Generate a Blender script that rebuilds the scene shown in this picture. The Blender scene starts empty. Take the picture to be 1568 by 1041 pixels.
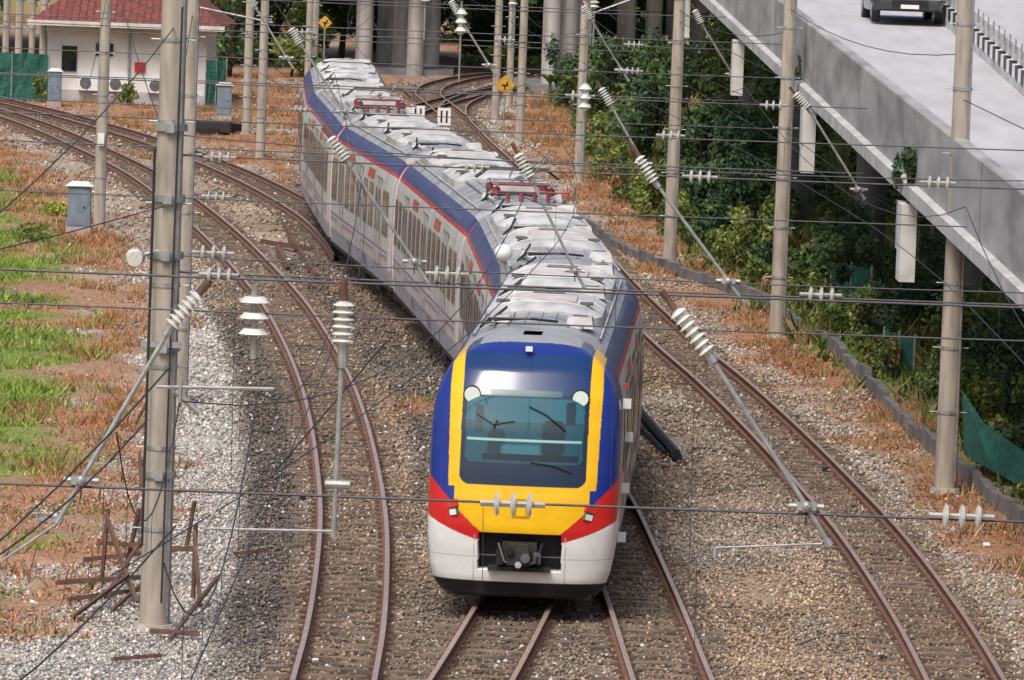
import bpy, math, random
import numpy as np
from mathutils import Vector as V, Matrix
random.seed(4); rng=np.random.default_rng(4)
scn=bpy.context.scene
# ------------------------------------------------------------------ helpers
def nmat(name,col,rough=.6,metal=0.,nscale=3.,namt=.25,bump=0.,col2=None,detail=6,spec=.5,coat=0.,stretch=None):
    m=bpy.data.materials.new(name); m.use_nodes=True; nt=m.node_tree; b=nt.nodes['Principled BSDF']
    b.inputs['Roughness'].default_value=rough; b.inputs['Metallic'].default_value=metal
    b.inputs['Specular IOR Level'].default_value=spec; b.inputs['Coat Weight'].default_value=coat
    tc=nt.nodes.new('ShaderNodeTexCoord'); n=nt.nodes.new('ShaderNodeTexNoise')
    n.inputs['Scale'].default_value=nscale; n.inputs['Detail'].default_value=detail
    if stretch:
        mp=nt.nodes.new('ShaderNodeMapping'); mp.inputs['Scale'].default_value=stretch
        nt.links.new(tc.outputs['Object'],mp.inputs['Vector']); nt.links.new(mp.outputs[0],n.inputs['Vector'])
    else: nt.links.new(tc.outputs['Object'],n.inputs['Vector'])
    r=nt.nodes.new('ShaderNodeValToRGB'); r.color_ramp.elements[0].position=.3; r.color_ramp.elements[1].position=.7
    c=col; d=col2 if col2 else tuple(max(0,x*(1-namt)) for x in c)
    r.color_ramp.elements[0].color=(*d,1); r.color_ramp.elements[1].color=(*[min(1,x*(1+namt*.5)) for x in c],1)
    nt.links.new(n.outputs['Fac'],r.inputs['Fac']); nt.links.new(r.outputs['Color'],b.inputs['Base Color'])
    if bump>0:
        bp=nt.nodes.new('ShaderNodeBump'); bp.inputs['Strength'].default_value=bump; bp.inputs['Distance'].default_value=.05
        nt.links.new(n.outputs['Fac'],bp.inputs['Height']); nt.links.new(bp.outputs['Normal'],b.inputs['Normal'])
    return m
def amat(name,rough=.8,alpha_rough=False,nscale=0,namt=.3,bump=0,coat=0):
    m=bpy.data.materials.new(name); m.use_nodes=True; nt=m.node_tree; b=nt.nodes['Principled BSDF']
    a=nt.nodes.new('ShaderNodeAttribute'); a.attribute_name='Col'
    out=a.outputs['Color']
    b.inputs['Roughness'].default_value=rough; b.inputs['Coat Weight'].default_value=coat
    if alpha_rough: nt.links.new(a.outputs['Alpha'],b.inputs['Roughness'])
    else: b.inputs['Specular IOR Level'].default_value=.25
    if nscale:
        tc=nt.nodes.new('ShaderNodeTexCoord'); n=nt.nodes.new('ShaderNodeTexNoise'); n.inputs['Scale'].default_value=nscale; n.inputs['Detail'].default_value=8
        n.inputs['Roughness'].default_value=.7
        nt.links.new(tc.outputs['Object'],n.inputs['Vector'])
        mr=nt.nodes.new('ShaderNodeMapRange'); mr.inputs[1].default_value=.3; mr.inputs[2].default_value=.7; mr.inputs[3].default_value=1-namt; mr.inputs[4].default_value=1+namt
        nt.links.new(n.outputs['Fac'],mr.inputs[0])
        mx=nt.nodes.new('ShaderNodeVectorMath'); mx.operation='SCALE'
        nt.links.new(out,mx.inputs[0]); nt.links.new(mr.outputs[0],mx.inputs['Scale']); out=mx.outputs[0]
        if bump:
            bp=nt.nodes.new('ShaderNodeBump'); bp.inputs['Strength'].default_value=bump; bp.inputs['Distance'].default_value=.08
            nt.links.new(n.outputs['Fac'],bp.inputs['Height']); nt.links.new(bp.outputs['Normal'],b.inputs['Normal'])
    nt.links.new(out,b.inputs['Base Color'])
    return m
def empty(name):
    e=bpy.data.objects.new(name,None); scn.collection.objects.link(e); return e
class MB:
    def __init__(s): s.v=[]; s.f=[]; s.m=[]; s.ms=[]
    def mi(s,m):
        if m not in s.ms: s.ms.append(m)
        return s.ms.index(m)
    def add(s,vs,fs,m):
        o=len(s.v); k=s.mi(m); s.v+= [tuple(x) for x in vs]
        for f in fs: s.f.append([i+o for i in f]); s.m.append(k)
    def box(s,c,d,m,rz=0,rx=0,top=1.0,ry=0):
        M=Matrix.Translation(c)@Matrix.Rotation(rz,4,'Z')@Matrix.Rotation(rx,4,'X')@Matrix.Rotation(ry,4,'Y')
        x,y,z=d[0]/2,d[1]/2,d[2]/2
        vs=[M@V(p) for p in [(-x,-y,-z),(x,-y,-z),(x,y,-z),(-x,y,-z),(-x*top,-y*top,z),(x*top,-y*top,z),(x*top,y*top,z),(-x*top,y*top,z)]]
        s.add(vs,[(3,2,1,0),(4,5,6,7),(0,1,5,4),(1,2,6,5),(2,3,7,6),(3,0,4,7)],m)
    def cyl(s,a,b,r,m,r2=None,n=8,cap=True):
        a=V(a);b=V(b);r2=r if r2 is None else r2
        d=(b-a).normalized(); u=d.orthogonal().normalized(); w=d.cross(u)
        vs=[]
        for i in range(n):
            t=2*math.pi*i/n; o=u*math.cos(t)+w*math.sin(t); vs.append(a+o*r)
        for i in range(n):
            t=2*math.pi*i/n; o=u*math.cos(t)+w*math.sin(t); vs.append(b+o*r2)
        fs=[(i,(i+1)%n,n+(i+1)%n,n+i) for i in range(n)]
        if cap: fs+= [tuple(range(n-1,-1,-1)),tuple(range(n,2*n))]
        s.add(vs,fs,m)
    def path(s,pts,r,m,n=5):
        for a,b in zip(pts[:-1],pts[1:]): s.cyl(a,b,r,m,n=n,cap=False)
    def sph(s,c,r,m,n=14,k=8,sz=1.0):
        vs=[];fs=[]
        for j in range(k+1):
            ph=math.pi*j/k
            for i in range(n):
                t=2*math.pi*i/n; vs.append((c[0]+r*math.sin(ph)*math.cos(t),c[1]+r*math.sin(ph)*math.sin(t),c[2]+r*sz*math.cos(ph)))
        for j in range(k):
            for i in range(n): fs.append((j*n+i,(j+1)*n+i,(j+1)*n+(i+1)%n,j*n+(i+1)%n))
        s.add(vs,fs,m)
    def insul(s,a,b,r=.08,n=7,core=None):
        a=V(a);b=V(b); s.cyl(a,b,r*.45,PORC,n=10)
        for i in range(n):
            t=(i+.5)/n; c=a.lerp(b,t); d=(b-a)/n*.33
            s.cyl(c-d,c+d*.3,r*.55,PORC,r2=r,n=14); s.cyl(c+d*.3,c+d*.9,r,PORC,r2=r*.6,n=14)
    def build(s,name,parent=None,smooth=False,mw=None):
        me=bpy.data.meshes.new(name); me.from_pydata(s.v,[],s.f); me.update()
        for m in s.ms: me.materials.append(m)
        me.polygons.foreach_set('material_index',s.m)
        if smooth:
            me.polygons.foreach_set('use_smooth',[True]*len(s.f))
            try: me.set_sharp_from_angle(angle=math.radians(40))
            except Exception: pass
        o=bpy.data.objects.new(name,me); scn.collection.objects.link(o)
        if mw is not None: o.matrix_world=mw
        if parent: o.parent=parent
        return o
def npmesh(name,verts,loops,per,mat,col=None,parent=None,smooth=False):
    me=bpy.data.meshes.new(name); nf=len(loops)//per
    me.vertices.add(len(verts)); me.vertices.foreach_set('co',np.asarray(verts,dtype=np.float32).ravel())
    me.loops.add(len(loops)); me.loops.foreach_set('vertex_index',np.asarray(loops,dtype=np.int32))
    me.polygons.add(nf); me.polygons.foreach_set('loop_start',np.arange(0,nf*per,per,dtype=np.int32))
    me.polygons.foreach_set('loop_total',np.full(nf,per,dtype=np.int32))
    if smooth: me.polygons.foreach_set('use_smooth',np.ones(nf,dtype=bool))
    me.update(calc_edges=True); me.validate()
    if col is not None:
        c=np.ones((len(verts),4),dtype=np.float32); c[:,:col.shape[1]]=col
        at=me.attributes.new('Col','FLOAT_COLOR','POINT'); at.data.foreach_set('color',c.ravel())
    me.materials.append(mat)
    o=bpy.data.objects.new(name,me); scn.collection.objects.link(o)
    if parent: o.parent=parent
    return o
_lat=rng.random((256,256))
def vn(x,y,s):
    x=np.asarray(x)/s+1000.3; y=np.asarray(y)/s+1000.7
    xi=np.floor(x).astype(int); yi=np.floor(y).astype(int); fx=x-xi; fy=y-yi
    fx=fx*fx*(3-2*fx); fy=fy*fy*(3-2*fy)
    g=lambda a,b:_lat[a%256,b%256]
    return (g(xi,yi)*(1-fx)+g(xi+1,yi)*fx)*(1-fy)+(g(xi,yi+1)*(1-fx)+g(xi+1,yi+1)*fx)*fy
def spline(pts,step=1.0):
    P=[V((p[0],p[1],0)) for p in pts]; out=[]
    P=[P[0]*2-P[1]]+P+[P[-1]*2-P[-2]]
    for i in range(1,len(P)-2):
        n=max(2,int((P[i+1]-P[i]).length/step))
        for k in range(n):
            t=k/n; a,b,c,d=P[i-1],P[i],P[i+1],P[i+2]
            out.append(.5*((2*b)+(c-a)*t+(2*a-5*b+4*c-d)*t*t+(3*b-a-3*c+d)*t**3))
    out.append(P[-2]); return out
# ------------------------------------------------------------------ materials
PORC=nmat('porcelain',(.68,.68,.64),.3,nscale=20,namt=.25)
STEEL=nmat('galvanised_steel',(.40,.41,.41),.45,.5,nscale=8,namt=.35)
WIRE=nmat('wire_metal',(.06,.06,.07),.5,.6,nscale=5)
CONC=nmat('pole_concrete',(.40,.355,.305),.9,nscale=2.0,namt=.35,bump=.2,stretch=(3,3,.5))
CONC2=nmat('viaduct_concrete',(.48,.48,.49),.9,nscale=1.2,namt=.3,bump=.1)
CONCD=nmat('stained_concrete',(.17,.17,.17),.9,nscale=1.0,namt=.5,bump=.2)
CONCW=nmat('white_concrete',(.62,.62,.60),.8,nscale=2,namt=.25)
COLM=nmat('column_concrete',(.40,.38,.37),.9,nscale=1.2,namt=.45,stretch=(2,2,.3))
RUST=nmat('rust',(.15,.085,.065),.85,.2,nscale=6,namt=.4)
RAILT=nmat('rail_head',(.52,.39,.34),.42,.5,nscale=4,namt=.2)
RAILS=nmat('rail_side',(.19,.10,.07),.85,.1,nscale=6,namt=.35)
SLEEP=nmat('sleeper',(.19,.145,.11),.9,nscale=3,namt=.5,bump=.2,col2=(.07,.052,.042))
BLACK=nmat('black_part',(.012,.012,.014),.5,nscale=5,namt=.3)
DARK=nmat('dark_underframe',(.03,.028,.027),.8,nscale=5,namt=.5)
LOUV=nmat('louvre_grey',(.12,.12,.13),.7,nscale=5,namt=.4)
GLASS=nmat('window_glass',(.012,.016,.02),.08,nscale=2,namt=.3)
SILVER=nmat('car_side_paint',(.53,.52,.55),.35,nscale=2.2,namt=.24,coat=.15,stretch=(1,1,.35))
RED=nmat('red_paint',(.52,.03,.03),.3,nscale=3,namt=.15,coat=.2)
BLUE=nmat('blue_paint',(.04,.05,.17),.4,nscale=1.5,namt=.4,coat=.15)
ROOF=nmat('roof_grey',(.32,.33,.35),.55,nscale=1.8,namt=.4)
ROOFL=nmat('roof_unit_grey',(.50,.51,.52),.5,nscale=2.5,namt=.38)
PINK=nmat('roof_plate',(.60,.55,.55),.5,nscale=2.5,namt=.25)
WHITE=nmat('white_paint',(.78,.79,.78),.35,nscale=4,namt=.1)
REDINS=nmat('red_insulator',(.26,.05,.06),.5)
YEL=nmat('yellow_sign',(.62,.34,.03),.5)
LENS=nmat('lamp_lens',(.75,.88,.82),.1,namt=.05)
REDL=nmat('red_lens',(.7,.05,.03),.15,namt=.1)
CABM=nmat('cabinet_paint',(.18,.23,.29),.5,nscale=4,namt=.25)
TEAL=nmat('teal_net',(.02,.12,.09),.8,nscale=8,namt=.5)
TILE=nmat('roof_tiles',(.20,.06,.05),.85,nscale=5,namt=.5)
WALLM=nmat('painted_wall',(.70,.68,.67),.8,nscale=1.2,namt=.2)
ASPH=nmat('road_surface',(.46,.46,.48),.85,nscale=1.0,namt=.14,stretch=(2,.3,1))
FOL=amat('foliage',.65)
GROUND=amat('ground_mat',.95,nscale=9,namt=.5,bump=.6)
STONE=amat('stone_mat',.9,nscale=14,namt=.2)
GRASS=amat('grass_mat',.8)
CABP=amat('cab_paint',.3,alpha_rough=True,nscale=2.5,namt=.10)
BARK=nmat('bark',(.10,.07,.05),.9,nscale=8,namt=.4)
# ------------------------------------------------------------------ tracks
TA=[(-2.3,40),(-2.2,60),(-2.17,74),(-2.18,81.9),(-2.19,87.4),(-2.28,93.6),(-2.45,100.7),(-2.72,107.8),(-3.18,117.3),(-3.76,126.9),(-4.54,137.3),(-5.53,148.5),(-6.86,160.8),(-8.11,171.5),(-9.88,185),(-12.04,199.7),(-14.92,215.2),(-17.81,229),(-21.03,241.1),(-31,274)]
TB=[(-4.2,164),(-4.75,171),(-5.9,181.7),(-8.02,195.7),(-10.5,209),(-13.3,221.3),(-17.2,236),(-21.2,249),(-31,282)]
TT=[(-3.6,50),(-2.2,62),(-.95,75),(-.38,82.4),(.12,90),(.6,98),(.92,107.7),(.8,116),(.28,124.3),(-.55,134),(-1.5,144.2),(-2.55,153),(-3.5,161.2),(-4.25,170),(-4.85,179.6),(-5.35,189),(-5.65,198.2),(-5.75,215),(-5.3,235),(-3.9,255),(-1,275),(4,293),(14,312)]
TC=[(3.1,50),(2.7,70),(2.32,83.2),(2.11,91),(1.85,99.3),(1.6,106.2),(1.1,115),(.55,121)]
TD=[(6.2,50),(6.32,70),(6.32,84.3),(6.25,92.2),(6.04,100.7),(5.77,107.1),(5.16,118.6),(4.45,129.7),(3.65,140.3),(2.65,156),(1.31,181.5),(-.3,207.9),(-1.84,232.5),(-2.75,252),(-2.2,266),(0,283),(5,300),(14,318)]
TE=[(-2.3,243),(-3.3,257),(-4.0,269),(-3.4,281),(-1,293),(6,308)]
def resample(pts,step):
    L=[0]
    for a,b in zip(pts[:-1],pts[1:]): L.append(L[-1]+(b-a).length)
    L=np.array(L); X=np.array([p.x for p in pts]); Y=np.array([p.y for p in pts])
    s=np.arange(0,L[-1],step); return np.stack([np.interp(s,L,X),np.interp(s,L,Y)],1)
tracks={}
def track(pts,key):
    root=empty('railway_track'); sp=spline(pts,1.0); tracks[key]=np.array([[p.x,p.y] for p in sp])
    prof=[(-.065,-.15,0),(-.065,-.135,0),(-.012,-.12,0),(-.012,-.04,0),(-.036,-.03,0),(-.036,-.004,1),(-.028,0,1),(.028,0,1),(.036,-.004,1),(.036,-.03,0),(.012,-.04,0),(.012,-.12,0),(.065,-.135,0),(.065,-.15,0)]
    for nm,side in (('rail_left',-1),('rail_right',1)):
        mb=MB(); k=len(prof); vs=[];fa=[];fb=[]
        for i,p in enumerate(sp):
            d=(sp[min(i+1,len(sp)-1)]-sp[max(i-1,0)]).normalized(); n=V((d.y,-d.x,0))
            for (o,z,_) in prof: q=p+n*(side*.535+o); vs.append((q.x,q.y,z))
        for i in range(len(sp)-1):
            for j in range(k-1):
                f=(i*k+j,i*k+j+1,(i+1)*k+j+1,(i+1)*k+j)
                (fb if 5<=j<8 else fa).append(f)
        mb.add(vs,fa,RAILS); kk=mb.mi(RAILT)
        for f in fb: mb.f.append(list(f)); mb.m.append(kk)
        mb.build(nm,root)
    mb=MB(); rs=resample(sp,.66)
    for i in range(1,len(rs)-1):
        d=rs[i+1]-rs[i-1]; a=math.atan2(d[1],d[0])-math.pi/2+random.uniform(-.04,.04)
        mb.box((rs[i][0]+random.uniform(-.04,.04),rs[i][1],-.235+random.uniform(-.012,.012)),(2.0+random.uniform(-.12,.12),.23,.13),SLEEP,rz=a,rx=random.uniform(-.03,.03))
        for sd in (-.535,.535):
            for e in (-.1,.1):
                c,s_=math.cos(a),math.sin(a); ox=sd+e
                mb.box((rs[i][0]+c*ox,rs[i][1]+s_*ox,-.15),(.07,.10,.05),RUST,rz=a)
    mb.build('sleepers',root)
for k_,p_ in (('A',TA),('B',TB),('T',TT),('C',TC),('D',TD),('E',TE)): track(p_,k_)
def tx(key,y):
    t=tracks[key]; return np.interp(y,t[:,1],t[:,0])
def tin(key,y):
    t=tracks[key]; return (y>=t[0,1])&(y<=t[-1,1])
# ------------------------------------------------------------------ ground zones
def bl(y): return np.interp(y,[60,80,88,97,110,131,163,200,229,260,400],[-9,-7.4,-6.4,-5.5,-6.1,-7.5,-9.8,-14.8,-21,-30,-60])
def gb(y): return np.interp(y,[60,80,110,131,163,205,260],[-10.5,-9.6,-8.6,-9.7,-12.6,-17.6,-30])
def br(y): return np.interp(y,[60,80,96,118,140,158,175,200,240,400],[9.7,8.9,7.8,6.6,5.0,3.9,2.7,1.8,.4,0])
def mask(v,w): return np.clip(v/w+.5,0,1)
def zones(x,y):
    n=(vn(x,y,2.2)-.5)*1.6+(vn(x,y,.7)-.5)*.9
    rust=np.maximum(mask(bl(y)-x+n,.8),mask(x-br(y)+n,.8))
    dmin=np.full(x.shape,99.)
    for k in tracks: dmin=np.minimum(dmin,np.where(tin(k,y),np.abs(x-tx(k,y)),99))
    rust=np.maximum(rust,mask(dmin-1.9+n,.6)*mask(y-200,20)*(vn(x,y/2,2.)>.42))
    rust=np.maximum(rust,mask(dmin-1.4+n*.7,.6)*mask(vn(x,y/3,1.7)-.75,.1)*mask(y-120,10)*.8)
    bare=mask(vn(x+5,y/2.5,1.1)-.68,.2)*mask(190-y,30); rust=rust*(1-.65*bare)
    green=mask(gb(y)-x+n*1.5,.9)*mask(vn(x+9,y/2,1.6)-.20,.2)
    green=np.maximum(green,mask(x-br(y)-2.2+n,1.2)*mask(y-105,8)*.7)
    green=np.maximum(green,mask(.42-vn(x+40,y/2,1.0),.2)*mask(bl(y)-x-1.2,1)*.3*(y<230))
    dA=x-tx('A',y); dT=x-tx('T',y)
    dark=mask(.50-np.abs(dA+1.32),.3)*mask(150-y,20)*mask(y-84,6)
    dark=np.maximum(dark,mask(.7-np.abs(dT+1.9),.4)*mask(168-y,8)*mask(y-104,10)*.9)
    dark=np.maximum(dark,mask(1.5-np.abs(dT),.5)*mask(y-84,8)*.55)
    dark=np.maximum(dark,mask(.8-np.abs(x-tx('B',y)),.4)*tin('B',y)*.5)
    dark=np.maximum(dark,mask(1.4-np.abs(x-tx('E',y)),.8)*mask(y-262,10)*.8)
    inr=mask(.62-dmin,.3)
    white=mask(-dA-1.75,.3)*mask(160-y,20)
    white=np.maximum(white,mask(x-tx('D',y)-1.0,.3)*.45); white=np.maximum(white,mask(96-y,14)*mask(-1.2-dA,1)*.8)
    white=np.maximum(white,mask(vn(x+70,y/3,1.5)-.66,.15)*.3)
    return rust,green,dark,inr,white,dmin
def basecol(x,y):
    rust,green,dark,inr,white,dmin=zones(x,y)
    t=vn(x,y/2,1.3)[:,None]; t2=vn(x+31,y/2+7,3.3)[:,None]
    c=np.array([.325,.235,.165])*(1-t2)+np.array([.285,.24,.20])*t2; c=c*(.76+.5*t)
    def mix(c,k,m): m=m[:,None]; return c*(1-m)+np.array(k)*m
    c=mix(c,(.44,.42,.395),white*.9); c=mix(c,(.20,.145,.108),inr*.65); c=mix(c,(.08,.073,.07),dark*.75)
    r=np.array([.37,.175,.09])*(1-t)+np.array([.31,.19,.11])*t; m=(rust*.88)[:,None]; c=c*(1-m)+r*m
    g=np.array([.14,.20,.04])*(1-t)+np.array([.22,.27,.07])*t; m=green[:,None]; c=c*(1-m)+g*m
    return c,rust,green
xs=np.concatenate([[-2500,-900,-300,-120,-60,-35],np.arange(-26,14,.3),[14.5,16,20,28,40,70,130,320,900,2500]])
ys=np.concatenate([[-600,-100,0,40,65],np.arange(74,200,.45),np.arange(200,330,1.2),[332,345,370,420,520,800,1500,4000]])
X,Y=np.meshgrid(xs,ys); x=X.ravel(); y=Y.ravel()
c,rust,green=basecol(x,y)
dm=zones(x,y)[5]
z=-.24+(vn(x,y,1.1)-.5)*.12*np.clip((dm-.6),0,1)+rust*.05
z=np.where(x>br(y)+2.3,z-.3*np.clip((x-br(y)-2.3)/3,0,1),z)
nx,ny=len(xs),len(ys); idx=np.arange(nx*ny).reshape(ny,nx)
lo=np.stack([idx[:-1,:-1],idx[:-1,1:],idx[1:,1:],idx[1:,:-1]],-1).reshape(-1)
npmesh('ground',np.stack([x,y,z],1),lo,4,GROUND,c,smooth=True)
# ------------------------------------------------------------------ ballast stones (one object)
def stones(n,x0,x1,y0,y1,smin,smax):
    x=rng.uniform(x0,x1,n); y=y0+(y1-y0)*rng.random(n)
    half=y*.0855+.6; k=np.abs(x)<half; x=x[k];y=y[k]
    rust,green,dark,inr,white,dmin=zones(x,y)
    keep=(rng.random(len(x))>np.clip(rust*.8+green*.8,0,.95)); x=x[keep];y=y[keep]
    c,_,_=basecol(x,y); n=len(x)
    s=rng.uniform(smin,smax,n)
    base=np.array([[1,0,0],[0,1,0],[-1,0,0],[0,-1,0],[0,0,1],[0,0,-1]],float)*.5
    v=base[None]*s[:,None,None]*rng.uniform(.6,1.25,(n,6,1)); v+=rng.uniform(-.16,.16,(n,6,3))*s[:,None,None]
    a=rng.uniform(0,6.28,n); ca,sa=np.cos(a)[:,None],np.sin(a)[:,None]
    vx=v[:,:,0]*ca-v[:,:,1]*sa; vy=v[:,:,0]*sa+v[:,:,1]*ca; vz=v[:,:,2]*.8
    P=np.stack([vx+x[:,None],vy+y[:,None],vz+(-.215+rng.uniform(-.02,.045,n))[:,None]],-1)
    f=np.array([[0,1,4],[1,2,4],[2,3,4],[3,0,4],[1,0,5],[2,1,5],[3,2,5],[0,3,5]])
    L=(f[None]+np.arange(n)[:,None,None]*6)
    br_=rng.lognormal(-.02,.33,n)[:,None]; tint=1+rng.uniform(-.08,.08,(n,3)); cc=np.clip(c*br_*tint*1.03,0,.8)
    fl=rng.random(n)<.02; cc[fl]=.6
    return P.reshape(-1,3),L.reshape(-1),np.repeat(cc,6,0),n*6
parts=[stones(125000,-9,10,78,112,.04,.09),stones(75000,-12,13,112,165,.06,.12),stones(45000,-22,20,165,285,.08,.17)]
off=0;Vv=[];Ll=[];Cc=[]
for P,L,C,n in parts: Vv.append(P);Ll.append(L+off);Cc.append(C);off+=len(P)
npmesh('ballast_stones',np.concatenate(Vv),np.concatenate(Ll),3,STONE,np.concatenate(Cc))
# ------------------------------------------------------------------ grass
def tufts(name,n,x0,x1,y0,y1,which,hmin,hmax,cols,blades=5,w=.035):
    x=rng.uniform(x0,x1,n); y=rng.uniform(y0,y1,n); k=np.abs(x)<y*.0855+.8; x=x[k];y=y[k]
    zz=zones(x,y); m=(zz[0]*(1-zz[1])) if which=='rust' else zz[1]
    m=m*(zz[5]>1.0)
    k=rng.random(len(x))<m*(.35+.65*(vn(x,y/2,.9)>.45)); x=x[k];y=y[k]; n=len(x)
    hh=rng.uniform(hmin,hmax,n)*(0.4+1.2*vn(x,y/2,1.4))
    x=np.repeat(x,blades)+rng.normal(0,.07,n*blades); y=np.repeat(y,blades)+rng.normal(0,.07,n*blades); hh=np.repeat(hh,blades)*rng.uniform(.5,1.2,n*blades)
    a=rng.uniform(0,6.28,n*blades); ww=w*rng.uniform(.6,1.6,n*blades)
    dx=np.cos(a)*ww;dy=np.sin(a)*ww; lx=rng.normal(0,.6,n*blades)*hh; ly=rng.normal(0,.5,n*blades)*hh
    z0=np.full(n*blades,-.24)
    P=np.stack([np.stack([x-dx,y-dy,z0],1),np.stack([x+dx,y+dy,z0],1),np.stack([x+lx,y+ly,z0+hh],1)],1).reshape(-1,3)
    c=np.array(cols)[rng.integers(0,len(cols),n)]; c=np.repeat(c,blades,0)*rng.uniform(.6,1.35,(n*blades,1))
    npmesh(name,P,np.arange(len(P)),3,GRASS,np.repeat(c,3,0))
tufts('green_grass',85000,-20,-6,78,210,'green',.08,.24,[(.17,.27,.04),(.24,.33,.06),(.12,.21,.04),(.32,.35,.09)],w=.022)
tufts('dry_grass',170000,-24,12,78,280,'rust',.06,.24,[(.42,.19,.09),(.36,.14,.065),(.45,.28,.16),(.26,.15,.08),(.20,.20,.07)],blades=6,w=.018)
tufts('verge_grass',20000,3,14,100,260,'green',.15,.5,[(.09,.15,.03),(.14,.19,.05),(.07,.11,.02),(.24,.19,.08)],w=.05)
# ------------------------------------------------------------------ foliage
def leaves(blobs,n,ls,cols):
    B=np.array(blobs,float); wt=B[:,3]*B[:,5]; wt/=wt.sum(); k=rng.choice(len(B),n,p=wt)
    d=rng.normal(size=(n,3)); d/=np.linalg.norm(d,axis=1)[:,None]
    rad=rng.random(n)**.35*rng.uniform(.75,1.15,n)
    P=B[k,:3]+d*B[k,3:6]*rad[:,None]; P[:,2]=np.maximum(P[:,2],-.2)
    nrm=d+rng.normal(0,.7,(n,3)); nrm/=np.linalg.norm(nrm,axis=1)[:,None]
    t=np.cross(nrm,rng.normal(size=(n,3))); t/=np.linalg.norm(t,axis=1)[:,None]; b=np.cross(nrm,t)
    s=ls*rng.uniform(.5,1.4,n)[:,None]
    Q=np.stack([P-t*s*.5,P-b*s*.26,P+t*s*.5,P+b*s*.26],1).reshape(-1,3)
    bc=np.array(cols)[rng.integers(0,len(cols),len(B))]
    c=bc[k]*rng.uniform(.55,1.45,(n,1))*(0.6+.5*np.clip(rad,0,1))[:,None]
    return Q,np.repeat(c,4,0)
G1=[(.06,.105,.04),(.08,.13,.045),(.045,.08,.04),(.11,.15,.05)]
G2=[(.15,.20,.045),(.19,.23,.06),(.09,.14,.04)]
GD=[(.03,.06,.035),(.045,.08,.04),(.06,.10,.04)]
GM=G1+G2[:2]; GO=[(.24,.15,.07),(.14,.15,.05),(.10,.14,.04)]
def foliage(name,cx,cy,rx,ry,h,n,ls=.2,cols=G1,nb=14,z0=-.2,trunk=0):
    root=empty(name); bl_=[]
    for i in range(nb):
        a=random.uniform(0,6.28); q=random.random()**.5; zz=z0+trunk+(h-trunk)*random.uniform(.12,.86)
        f=1-.45*abs((zz-z0)/h-.4); r=random.uniform(.22,.42)
        bl_.append((cx+rx*q*.75*f*math.cos(a),cy+ry*q*.75*f*math.sin(a),zz,rx*r,ry*r,h*random.uniform(.12,.24)))
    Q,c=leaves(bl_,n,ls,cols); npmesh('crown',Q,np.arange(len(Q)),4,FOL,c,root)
    mb=MB()
    mb.cyl((cx,cy,z0-.2),(cx+.1*rx,cy,z0+h*.5),.03*h+.02,BARK,r2=.02*h,n=7)
    for b in bl_[:7]: mb.cyl((cx+.05*rx,cy,z0+h*.25),b[:3],.015*h,BARK,r2=.006*h,n=5)
    mb.build('trunk',root); return root
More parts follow.
